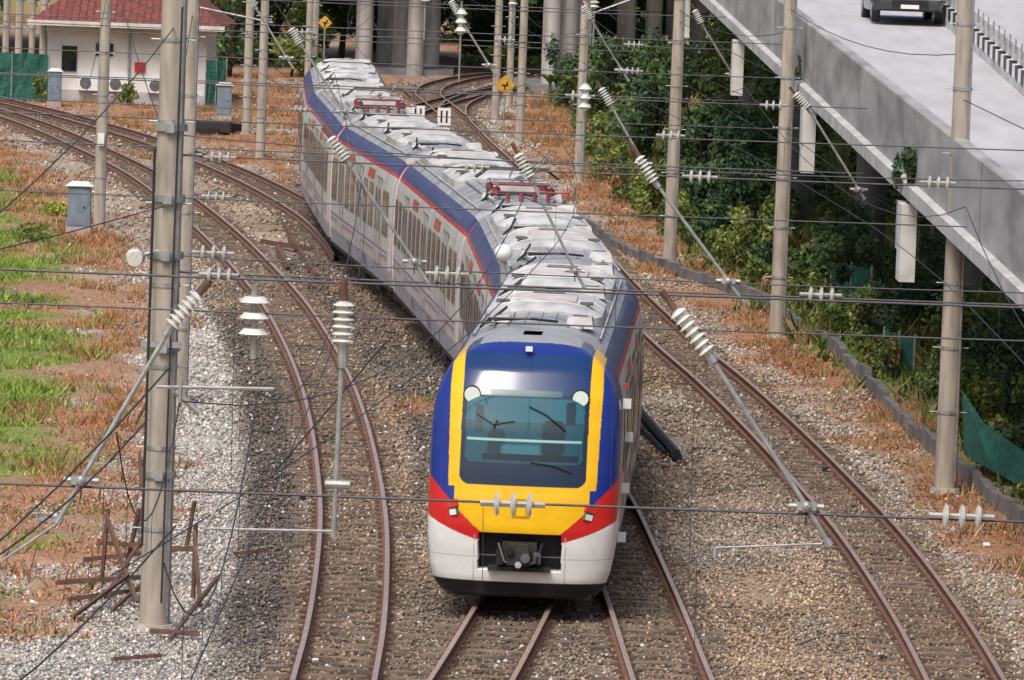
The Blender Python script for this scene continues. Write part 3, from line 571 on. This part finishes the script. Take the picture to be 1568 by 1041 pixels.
for a,b in [((-6.6,178,-.12),(-5.2,160,-.1)),((-6.2,172,-.1),(-5.0,158,-.12)),((-6.4,168,-.1),(-5.8,160,-.05)),((-6.9,170,-.1),(-5.4,166,0))]: bar(mb,a,b,.10)
mb.build('scrap_rail_pile')
mb=MB()
for i in range(5): mb.box((-11.6+i*.25,228+i*.8,-.05+.1*(i%2)),(1.3,.3,.2),BLACK,rz=.2*i)
mb.box((-11.3,229,.1),(1.5,2,.35),DARK); mb.build('sleeper_stack')
mb=MB(); mb.cyl((2.45,124,-.02),(3.1,114.5,-.05),.09,BLACK,n=6); mb.cyl((2.62,123.5,-.1),(3.25,114.5,-.1),.045,STEEL,n=6); mb.cyl((2.3,123,-.1),(2.9,115.5,-.12),.05,BLACK,n=6); mb.build('spare_rail')
mb=MB(); mb.box((-11.6,173.75,2.3),(.18,.03,.35),WHITE); mb.build('number_plate')
mb=MB()
for i in range(60):
    yy=random.uniform(84,200); xx=random.uniform(-yy*.08,yy*.08)
    if 2.2>xx-float(tx('T',yy))>-1.6: continue
    s=random.uniform(.04,.10); mb.box((xx,yy,-.16),(s*1.5,s,s*.6),random.choice((WHITE,CONC,BLACK,CABM)),rz=random.random()*3,rx=random.random())
mb.build('litter')
# ------------------------------------------------------------------ train
def w_of(z):
    z=np.asarray(z,float); t=np.clip((z-2.3)/1.57,0,1); up=1.375*np.clip(1-t**3.2,0,1)**(1/2.4)
    lo=np.interp(z,[.2,.35,.6,1.0,1.4],[1.12,1.24,1.315,1.36,1.375]); return np.where(z>2.3,up,lo)
train=empty('passenger_train')
def car_matrix(p0,p1):
    d=V((p1[0]-p0[0],p1[1]-p0[1],0)); a=math.atan2(d.y,d.x)-math.pi/2
    return Matrix.Translation((p0[0],p0[1],0))@Matrix.Rotation(a,4,'Z'), d.length
DOORM=nmat('door_frame_grey',(.20,.20,.23),.5); SILVER2=nmat('door_paint',(.44,.44,.48),.35,nscale=2); BLUE2=nmat('stripe_blue',(.12,.15,.36),.4); PINKS=nmat('stripe_red',(.42,.22,.26),.4); LOWER=nmat('lower_side_paint',(.34,.34,.40),.4,nscale=2.5,namt=.35)
ZB=3.54
def carbody(M,y0,y1,L,front_end=True):
    zr=[.5,.62,1.0,1.4,2.3,2.7,3.0,3.12,3.18,3.26,3.34,3.42,3.48,3.54,3.60,3.66,3.72,3.78,3.83,3.86,3.868]
    def m_of(z): return DARK if z<.62 else LOWER if z<1.0 else SILVER if z<3.18 else RED if z<3.26 else BLUE if z<ZB else ROOF
    def endf(yy):
        d=y1-yy if not front_end else min(yy-y0,y1-yy)
        return max(0,1-d/.55)
    def vt(sd,zz,yy):
        k=endf(yy)**2; w=float(w_of(zz))*(1-.05*k); return (sd*w,yy,zz-.13*k*max(0,(zz-2.6)/1.27))
    mb=MB(); ysx=[y0,y0+.12,y0+.28,y0+.55]+[y0+(y1-y0)*i/8 for i in range(1,8)]+[y1-.55,y1-.28,y1-.12,y1]
    for sd in (-1,1):
        for a,b in zip(zr[:-1],zr[1:]):
            vs=[];fs=[]
            for yy in ysx: vs+=[vt(sd,a,yy),vt(sd,b,yy)]
            for i in range(len(ysx)-1):
                f=(i*2,i*2+1,i*2+3,i*2+2); fs.append(f if sd<0 else f[::-1])
            mb.add(vs,fs,m_of((a+b)/2))
    vs=[];fs=[]
    for yy in ysx: vs+=[vt(-1,3.868,yy),vt(1,3.868,yy)]
    for i in range(len(ysx)-1): fs.append((i*2,i*2+1,i*2+3,i*2+2))
    mb.add(vs,fs,ROOF)
    for yy in ((y0,y1) if front_end else (y1,)):
        pts=[vt(-1,z,yy) for z in zr]+[vt(1,z,yy) for z in zr[::-1]]
        mb.add(pts,[tuple(range(len(pts)))],WHITE)
        s=-.006 if yy==y0 else .006
        pts=[(x_*.8,yy+s,.62+(z-.6)*.88) for x_,_,z in pts]; mb.add(pts,[tuple(range(len(pts)))],DARK)
        q=[vt(-1,z,yy) for z in zr[2:]]+[vt(1,z,yy) for z in zr[2:][::-1]]; s=.03 if yy==y0 else -.03
        mb.path([(a,b+s,c) for a,b,c in q if c<3.3 and a<0],.022,PINKS,n=6); mb.path([(a,b+s,c) for a,b,c in q if c<3.3 and a>0],.022,PINKS,n=6)
        mb.path([(a,b+s,c) for a,b,c in q if c>=3.1],.025,RED,n=6)
    mb.build('car_body',train,True,M)
    mb=MB(); Lc=y1-y0
    def panel(a,b,z0,z1,mt,off):
        for sd in (-1,1):
            zs=np.linspace(z0,z1,4); vs=[]
            for zz in zs:
                w=float(w_of(zz))+off; vs+=[(sd*w,a,zz),(sd*w,b,zz)]
            fs=[(i*2,i*2+1,i*2+3,i*2+2) for i in range(3)]; fs=[f if sd>0 else f[::-1] for f in fs]; mb.add(vs,fs,mt)
    doors=[y0+Lc*f for f in (.2,.5,.8)]
    for dc in doors:
        panel(dc-.75,dc+.75,.95,3.0,DOORM,.006); panel(dc-.72,dc-.04,.98,2.96,SILVER2,.012); panel(dc+.04,dc+.72,.98,2.96,SILVER2,.012)
        panel(dc-.56,dc-.20,1.75,2.75,GLASS,.018); panel(dc+.20,dc+.56,1.75,2.75,GLASS,.018)
    segs=[(y0+.5,doors[0]-1),(doors[0]+1,doors[1]-1),(doors[1]+1,doors[2]-1),(doors[2]+1,y1-.5)]
    for a,b in segs:
        n=max(1,int((b-a)/1.05)); w=(b-a)/n
        for i in range(n): panel(a+i*w+.2,a+(i+1)*w-.2,1.72,2.78,DOORM,.006); panel(a+i*w+.25,a+(i+1)*w-.25,1.76,2.74,GLASS,.012)
    for f in (.33,.66): panel(y0+Lc*f-.75,y0+Lc*f+.75,2.86,3.08,RED,.008)
    panel(y0+.6,y1-.6,1.36,1.40,BLUE2,.007); panel(y0+.6,y1-.6,1.20,1.28,PINKS,.007)
    panel(y0+Lc*.4-.5,y0+Lc*.4+.5,.70,.98,DOORM,.007); panel(y0+Lc*.65-.4,y0+Lc*.65+.4,.70,.98,DOORM,.007)
    for i in range(1,8): panel(y0+Lc*i/8-.01,y0+Lc*i/8+.01,.66,1.7,DOORM,.009)
    mb.build('windows_and_doors',train,False,M)
    mb=MB(); mb.box((0,(y0+y1)/2,.62),(2.0,Lc-.4,.5),DARK)
    for f in (y0+2.3 if front_end else 3.0,y1-2.3):
        mb.box((0,f,.45),(1.9,2.6,.35),DARK)
        for q in (-1,1):
            for sx in (-.535,.535): mb.cyl((sx-.06,f+q,.4),(sx+.06,f+q,.4),.4,RUST,n=20)
            for sx in (-.95,.95): mb.box((sx,f+q,.4),(.15,.4,.3),BLACK); mb.cyl((sx,f+q*.4,.35),(sx,f+q*.4,.75),.1,DARK)
    for i in range(4): mb.box((random.choice((-.75,.75)),y0+Lc*(.3+.12*i),.42),(.8,1.4,.4),DARK)
    mb.build('underframe_and_bogies',train,True,M)
    mb=MB()
    for i in range(5): mb.box((0,y1+.06+i*.12,2.0),(2.0-.12*(i%2),.06,2.9),BLACK)
    mb.build('gangway_bellows',train,False,M)
def roofkit(M,y0,y1,panto=None,first=False):
    mb=MB(); Lc=y1-y0
    def unit(c,l,w=1.8,h=.2):
        n=9; vs=[];fs=[]
        for yy,k in ((c-l/2,.78),(c-l/2+.12,.93),(c-l/2+.3,1),(c+l/2-.3,1),(c+l/2-.12,.93),(c+l/2,.78)):
            for i in range(n):
                t=-1+2*i/(n-1); xx=w/2*t*k; zz=3.80+h*(k**3)*(1-abs(t)**4*.9); vs.append((xx,yy,zz))
            vs+=[(w/2*k,yy,3.6),(-w/2*k,yy,3.6)]
        m=n+2
        for a in range(5):
            for i in range(m): fs.append((a*m+i,a*m+(i+1)%m,(a+1)*m+(i+1)%m,(a+1)*m+i))
        fs+=[tuple(range(m-1,-1,-1)),tuple(range(5*m,6*m))]; mb.add(vs,fs,ROOFL)
        for i in range(int(l/.5)):
            yy=c-l/2+.4+i*.5
            mb.path([(w/2*t*.96,yy,3.81+h*(1-abs(t)**4*.9)) for t in np.linspace(-1,1,9)],.018,ROOFL,n=5)
        mb.box((0,c-.3,3.80+h+.012),(.9*w/1.7,l*.3,.03),PINK); mb.box((0,c+l*.3,3.80+h+.006),(.5,.5,.03),LOUV)
        for sx in (-.36,.36): mb.box((w*sx,c-l*.3,3.80+h*.93),(.2,.3,.04),LOUV)
    for f in ((.32,.72) if panto is None else (.5,.82)): unit(y0+Lc*f,random.uniform(3.2,4.0))
    for i in range(7):
        xx=-.66+i*.22; mb.box((xx,(y0+y1)/2,3.80+.07*(1-(xx/.9)**2)),(.03,Lc-1.3,.03),ROOF)
    for f in (.10,.52,.92):
        c=y0+Lc*f+random.uniform(-.3,.3)
        sx=.62
        mb.box((sx,c,3.88),(.42,.8,.16),ROOFL,top=.85); mb.box((sx,c-.1,3.965),(.22,.4,.012),LOUV); mb.box((sx,c-.3,3.967),(.30,.06,.014),PINK)
        mb.box((-.60,c+.2,3.86),(.35,.5,.10),ROOFL,top=.8)
        mb.cyl((-.75,c-.7,3.86),(-.55,c+1.2,3.96),.022,BLACK); mb.cyl((-.2,c-.5,3.93),(-.65,c-.6,3.9),.02,BLACK)
        mb.path([(-.85,c-.9,3.80),(-.7,c-.85,3.95),(-.1,c-.9,3.96),(.3,c-.7,3.92)],.02,BLACK)
    for sx in (-.95,.95): mb.path([(sx,y0+.6,3.68),(sx,y1-.6,3.68)],.018,ROOFL)
    if panto is not None:
        c=panto
        for sx in (-.55,.55):
            for q in (-.8,.8): mb.insul((sx,c+q,3.85),(sx,c+q,4.12),.08,4); mb.cyl((sx,c+q,3.94),(sx,c+q,4.06),.085,REDINS,n=12)
        for sx in (-.55,.55): mb.cyl((sx,c-.95,4.15),(sx,c+.95,4.15),.028,STEEL)
        for q,mm in ((-.9,REDINS),(0,STEEL),(.9,STEEL)): mb.cyl((-.6,c+q,4.15),(.6,c+q,4.15),.028,mm)
        mb.cyl((0,c+.8,4.18),(0,c-.9,4.32),.04,STEEL); mb.cyl((-.3,c-.9,4.3),(-.1,c+.8,4.36),.022,STEEL); mb.cyl((.3,c-.9,4.3),(.1,c+.8,4.36),.022,STEEL)
        for q in (.65,.95): mb.path([(-.85,c+q,4.18),(-.6,c+q,4.38),(.6,c+q,4.38),(.85,c+q,4.18)],.022,BLACK)
        mb.cyl((.3,c+.4,4.3),(.62,c+.1,4.75),.02,STEEL); mb.cyl((.62,c+.1,4.75),(.3,c+.9,4.4),.015,STEEL)
        for i in range(4): mb.cyl((-.4+i*.27,c-1.8,3.86),(-.4+i*.27,c-1.8,4.03),.045,REDINS)
        mb.path([(-.6,c-1.8,4.04),(.6,c-1.8,4.04)],.02,BLACK); mb.box((0,c+1.9,3.92),(1.0,.5,.16),PINK)
        mb.path([(-.7,c-1.3,4.0),(.9,c-1.1,4.02),(1.0,c+1,3.9)],.018,RED)
    mb.build('roof_equipment',train,True,M)
J=[(.22,89.85),(.92,107.7),(.28,124.3),(-1.5,144.2),(-3.5,161.2),(-4.85,179.6),(-5.65,198.2)]
for i in range(6):
    M,L=car_matrix(J[i],J[i+1]); y0=2.6 if i==0 else .32; y1=L-.32
    carbody(M,y0,y1,L,front_end=(i>0)); roofkit(M,y0+(.6 if i==0 else 0),y1,panto=(2.6 if i in (2,4) else None))
    if i==0: M0=M
    if i==1:
        mb=MB(); mb.sph((-1.1,.6,3.95),.16,WHITE,n=20,k=12); mb.cyl((-1.08,.6,3.4),(-1.1,.6,3.85),.06,STEEL); mb.build('antenna_dome',train,True,M)
# cab shell
nr,nc=320,401
t=np.linspace(0,1,nr); zr=3.868-(3.868-.22)*(1-t)**1.2
q=np.linspace(-1,1,nc); Z,Qm=np.meshgrid(zr,q,indexing='ij'); Wd=w_of(Z)
y0z=np.interp(zr,[.22,.45,.9,1.2,1.6,2.0,2.6,3.1,3.45,3.68,3.80,3.868],[.22,.10,.03,0,.03,.11,.27,.46,.68,.95,1.30,1.9])
kern=np.ones(9)/9; y0z=np.convolve(np.pad(y0z,4,'edge'),kern,'valid'); Y0=np.repeat(y0z[:,None],nc,1)
a=np.clip(np.abs(Qm)/.72,0,1)*math.pi/2; e_=2/2.7; Lf=.62*(Wd/1.375)
Xc=Wd*np.sign(Qm)*np.sin(a)**e_; Yc=Y0+Lf*(1-np.cos(a)**e_)
sidet=np.clip((np.abs(Qm)-.72)/.28,0,1); ye=Y0+Lf; Yc=np.where(np.abs(Qm)>.72,ye+(2.6-ye)*sidet,Yc)
ax=np.abs(Xc)
rec=(ax<.60)&(Z>.60)&(Z<1.13); Yc=np.where(rec,Yc+.28,Yc)
col=np.zeros((nr,nc,4))
def setc(m,c,r): col[m]=(*c,r)
def rr(cx,cz,hx,hz,rad):
    dx=np.abs(Xc-cx)-(hx-rad); dz=np.abs(Z-cz)-(hz-rad)
    return np.hypot(np.maximum(dx,0),np.maximum(dz,0))+np.minimum(np.maximum(dx,dz),0)-rad
setc(np.ones_like(Z,bool),(.78,.80,.80),.28)
zl=.93+.38*(ax/1.375)**1.8+.05*Yc; zu=1.14+.74*(np.clip(ax-.55,0,2)/.82)**1.05+.08*Yc
blueZ=(Z>zu)&(Yc<1.6+.9*np.clip(Z-1.8,0,2)); setc((Z>zl)&(Z<=zu),(.58,.02,.02),.28)
setc((Z>zu)&~blueZ,(.52,.52,.55),.35)
setc((Z>zu)&~blueZ&(Z>3.18),(.50,.03,.03),.35)
setc((Z>zu)&~blueZ&(Z>3.26),(.04,.05,.17),.35)
setc(blueZ,(.012,.032,.24),.25)
setc((Z>3.70)&(Yc>1.35),(.32,.33,.35),.5); setc((Z>ZB)&(Yc>2.3),(.32,.33,.35),.5)
ws=.88+.05*(Z-1.8)/1.9
yel=(Z>1.14)&(Z<3.74)&(ax<ws+.19-.06*np.clip(Z-3.2,0,1))&(Z>zu-.02)&((Z>1.78)|(ax<.98-.25*np.clip(1.45-Z,0,1)))
setc(yel&((ax>ws)|(Z<1.90)),(.84,.49,.005),.3)
win=rr(0,2.78,.92,.97,.16)<0
setc(win,(.008,.02,.05),.08)
setc(win&(Z>3.12)&(ax<ws+.01),(.01,.04,.14),.12)
setc((Z>3.66)&(Z<3.75)&(ax<ws)&(Yc<1.35),(.012,.032,.22),.2)
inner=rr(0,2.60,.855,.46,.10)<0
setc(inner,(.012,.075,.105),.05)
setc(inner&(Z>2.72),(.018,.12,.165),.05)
setc(inner&(rr(.42,2.5,.16,.26,.1)<0),(.008,.028,.04),.1); setc(inner&(rr(-.40,2.42,.13,.2,.1)<0),(.008,.035,.045),.1)
setc(inner&(rr(.66,2.86,.07,.16,.03)<0),(.008,.03,.045),.1); setc(inner&(rr(-.66,2.75,.06,.2,.03)<0),(.01,.045,.06),.1); setc(inner&(rr(-.05,2.33,.28,.07,.05)<0),(.03,.15,.19),.1)
setc(inner&(rr(.1,2.22,.7,.05,.03)<0),(.006,.02,.03),.1)
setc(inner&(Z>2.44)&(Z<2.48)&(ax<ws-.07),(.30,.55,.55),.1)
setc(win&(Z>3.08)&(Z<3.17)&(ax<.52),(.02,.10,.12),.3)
setc(rec,(.01,.01,.012),.6)
setc(np.abs(Z-.78)<.006,(.5,.5,.5),.4); setc((np.abs(ax-.66)<.006)&(Z<1.1),(.4,.4,.4),.4)
setc((Z<.42),(.012,.012,.014),.5)
P=np.stack([Xc,Yc,Z],-1).reshape(-1,3); idx=np.arange(nr*nc).reshape(nr,nc)
lo=np.stack([idx[:-1,:-1],idx[:-1,1:],idx[1:,1:],idx[1:,:-1]],-1).reshape(-1)
o=npmesh('cab_shell',P,lo,4,CABP,col.reshape(-1,4),train,smooth=True); o.matrix_world=M0
def fy(x_,z_):
    w=float(w_of(z_)); yy=float(np.interp(z_,zr,y0z)); s=min(1,abs(x_)/w)
    aa=math.asin(min(1,s**(1/e_))); return yy+.62*(w/1.375)*(1-math.cos(aa)**e_)
mb=MB()
for sx in (-1,1):
    x_=sx*.785; mb.cyl((x_,fy(x_,3.08)-.03,3.08),(x_,fy(x_,3.08)+.06,3.08),.112,LENS,n=24); mb.cyl((x_,fy(x_,3.08)-.02,3.08),(x_,fy(x_,3.08)+.07,3.08),.128,BLACK,n=24)
    x_=sx*1.0; mb.box((x_,fy(x_,1.50)-.000,1.52),(.18,.06,.10),REDL,rz=sx*.62,ry=sx*.3); mb.box((x_-sx*.03,fy(x_-sx*.03,1.4)+.002,1.40),(.11,.06,.08),LENS,rz=sx*.6,ry=sx*.2); mb.box((x_,fy(x_,1.46)+.02,1.46),(.20,.06,.23),LOUV,rz=sx*.6,ry=sx*.2)
mb.box((0,fy(0,3.66)-.02,3.74),(.10,.10,.07),LENS)
mb.build('lamps',train,True,M0)
mb=MB()
for pts in [[(-.70,2.82),(-.45,2.68),(-.15,2.74)],[(.60,2.62),(.30,2.84),(.05,2.95)],[(.72,2.02),(.45,2.12),(.1,2.16)],[(-.45,2.62),(-.40,2.74)]]:
    mb.path([(x_,fy(x_,z_)-.03,z_) for x_,z_ in pts],.009,BLACK)
mb.build('wipers',train,False,M0)
mb=MB(); EG=nmat('emblem_gold',(.55,.30,.0),.4)
for x_,z_,w_ in ((0,1.62,.26),(-.09,1.5,.05),(.09,1.5,.05),(0,1.38,.26)): mb.box((x_,fy(x_,z_)-.004,z_),(w_,.01,.035 if w_>.1 else .2),EG)
mb.build('emblem',train,False,M0)
mb=MB(); mb.box((0,.12,.86),(.5,.35,.30),DARK); mb.cyl((0,.0,.86),(0,-.28,.86),.13,LOUV,n=16); mb.box((0,-.22,.86),(.34,.18,.30),DARK,top=.8); mb.cyl((-.12,-.36,.92),(-.12,-.2,.92),.06,BLACK); mb.cyl((.1,-.36,.82),(.1,-.2,.82),.07,LOUV); mb.box((.26,.0,.8),(.1,.3,.16),LOUV); mb.box((-.28,.0,.8),(.1,.3,.2),BLACK)
mb.box((0,.1,.62),(.9,.25,.06),DARK); mb.path([(-.3,-.1,1.0),(-.2,-.25,.75),(0,-.28,.68),(.25,-.2,.75),(.33,0,1.0)],.022,BLACK); mb.cyl((0,-.32,.72),(0,-.1,.68),.05,STEEL); mb.build('coupler',train,True,M0)
mb=MB(); mb.box((0,1.6,.32),(2.1,2.4,.3),BLACK)
for z_,y_ in ((2.9,2.0),(2.2,4.2),(1.55,3.0),(.95,1.8)): mb.box((1.43,y_,z_),(.12,.10,.14),WHITE)
mb.box((1.40,2.2,3.15),(.06,.06,.06),RED); mb.build('side_fittings',train,False,M0)
# ------------------------------------------------------------------ camera / light
f=9600;p=math.atan(776.5/9600);r=0.0375
F=V((0,math.cos(p),-math.sin(p)));R0=V((1,0,0));U0=V((0,math.sin(p),math.cos(p)))
R=math.cos(r)*R0+math.sin(r)*U0;U=-math.sin(r)*R0+math.cos(r)*U0
cam=bpy.data.cameras.new('camera'); co=bpy.data.objects.new('camera',cam); scn.collection.objects.link(co); scn.camera=co
cam.sensor_width=36; cam.lens=f/1568*36; cam.clip_end=6000; cam.clip_start=.5
co.matrix_world=Matrix(((R.x,U.x,-F.x,0),(R.y,U.y,-F.y,0),(R.z,U.z,-F.z,11.2),(0,0,0,1)))
w=bpy.data.worlds.new('World'); scn.world=w; w.use_nodes=True; nt=w.node_tree; bg=nt.nodes['Background']
sk=nt.nodes.new('ShaderNodeTexSky'); sk.sky_type='NISHITA'; sk.sun_disc=False; el,az=math.radians(55),math.radians(205)
sk.sun_elevation=el; sk.sun_rotation=az; sk.dust_density=6; sk.air_density=1.0; nt.links.new(sk.outputs[0],bg.inputs[0]); bg.inputs[1].default_value=.15
sl=bpy.data.lights.new('sun','SUN'); sl.energy=2.0; sl.angle=math.radians(20); sl.color=(1,.95,.88); so=bpy.data.objects.new('sun',sl); scn.collection.objects.link(so)
sd=V((math.sin(az)*math.cos(el),math.cos(az)*math.cos(el),math.sin(el))); so.rotation_euler=sd.to_track_quat('Z','Y').to_euler()
scn.view_settings.view_transform='Standard'; scn.view_settings.look='None'; scn.view_settings.exposure=0
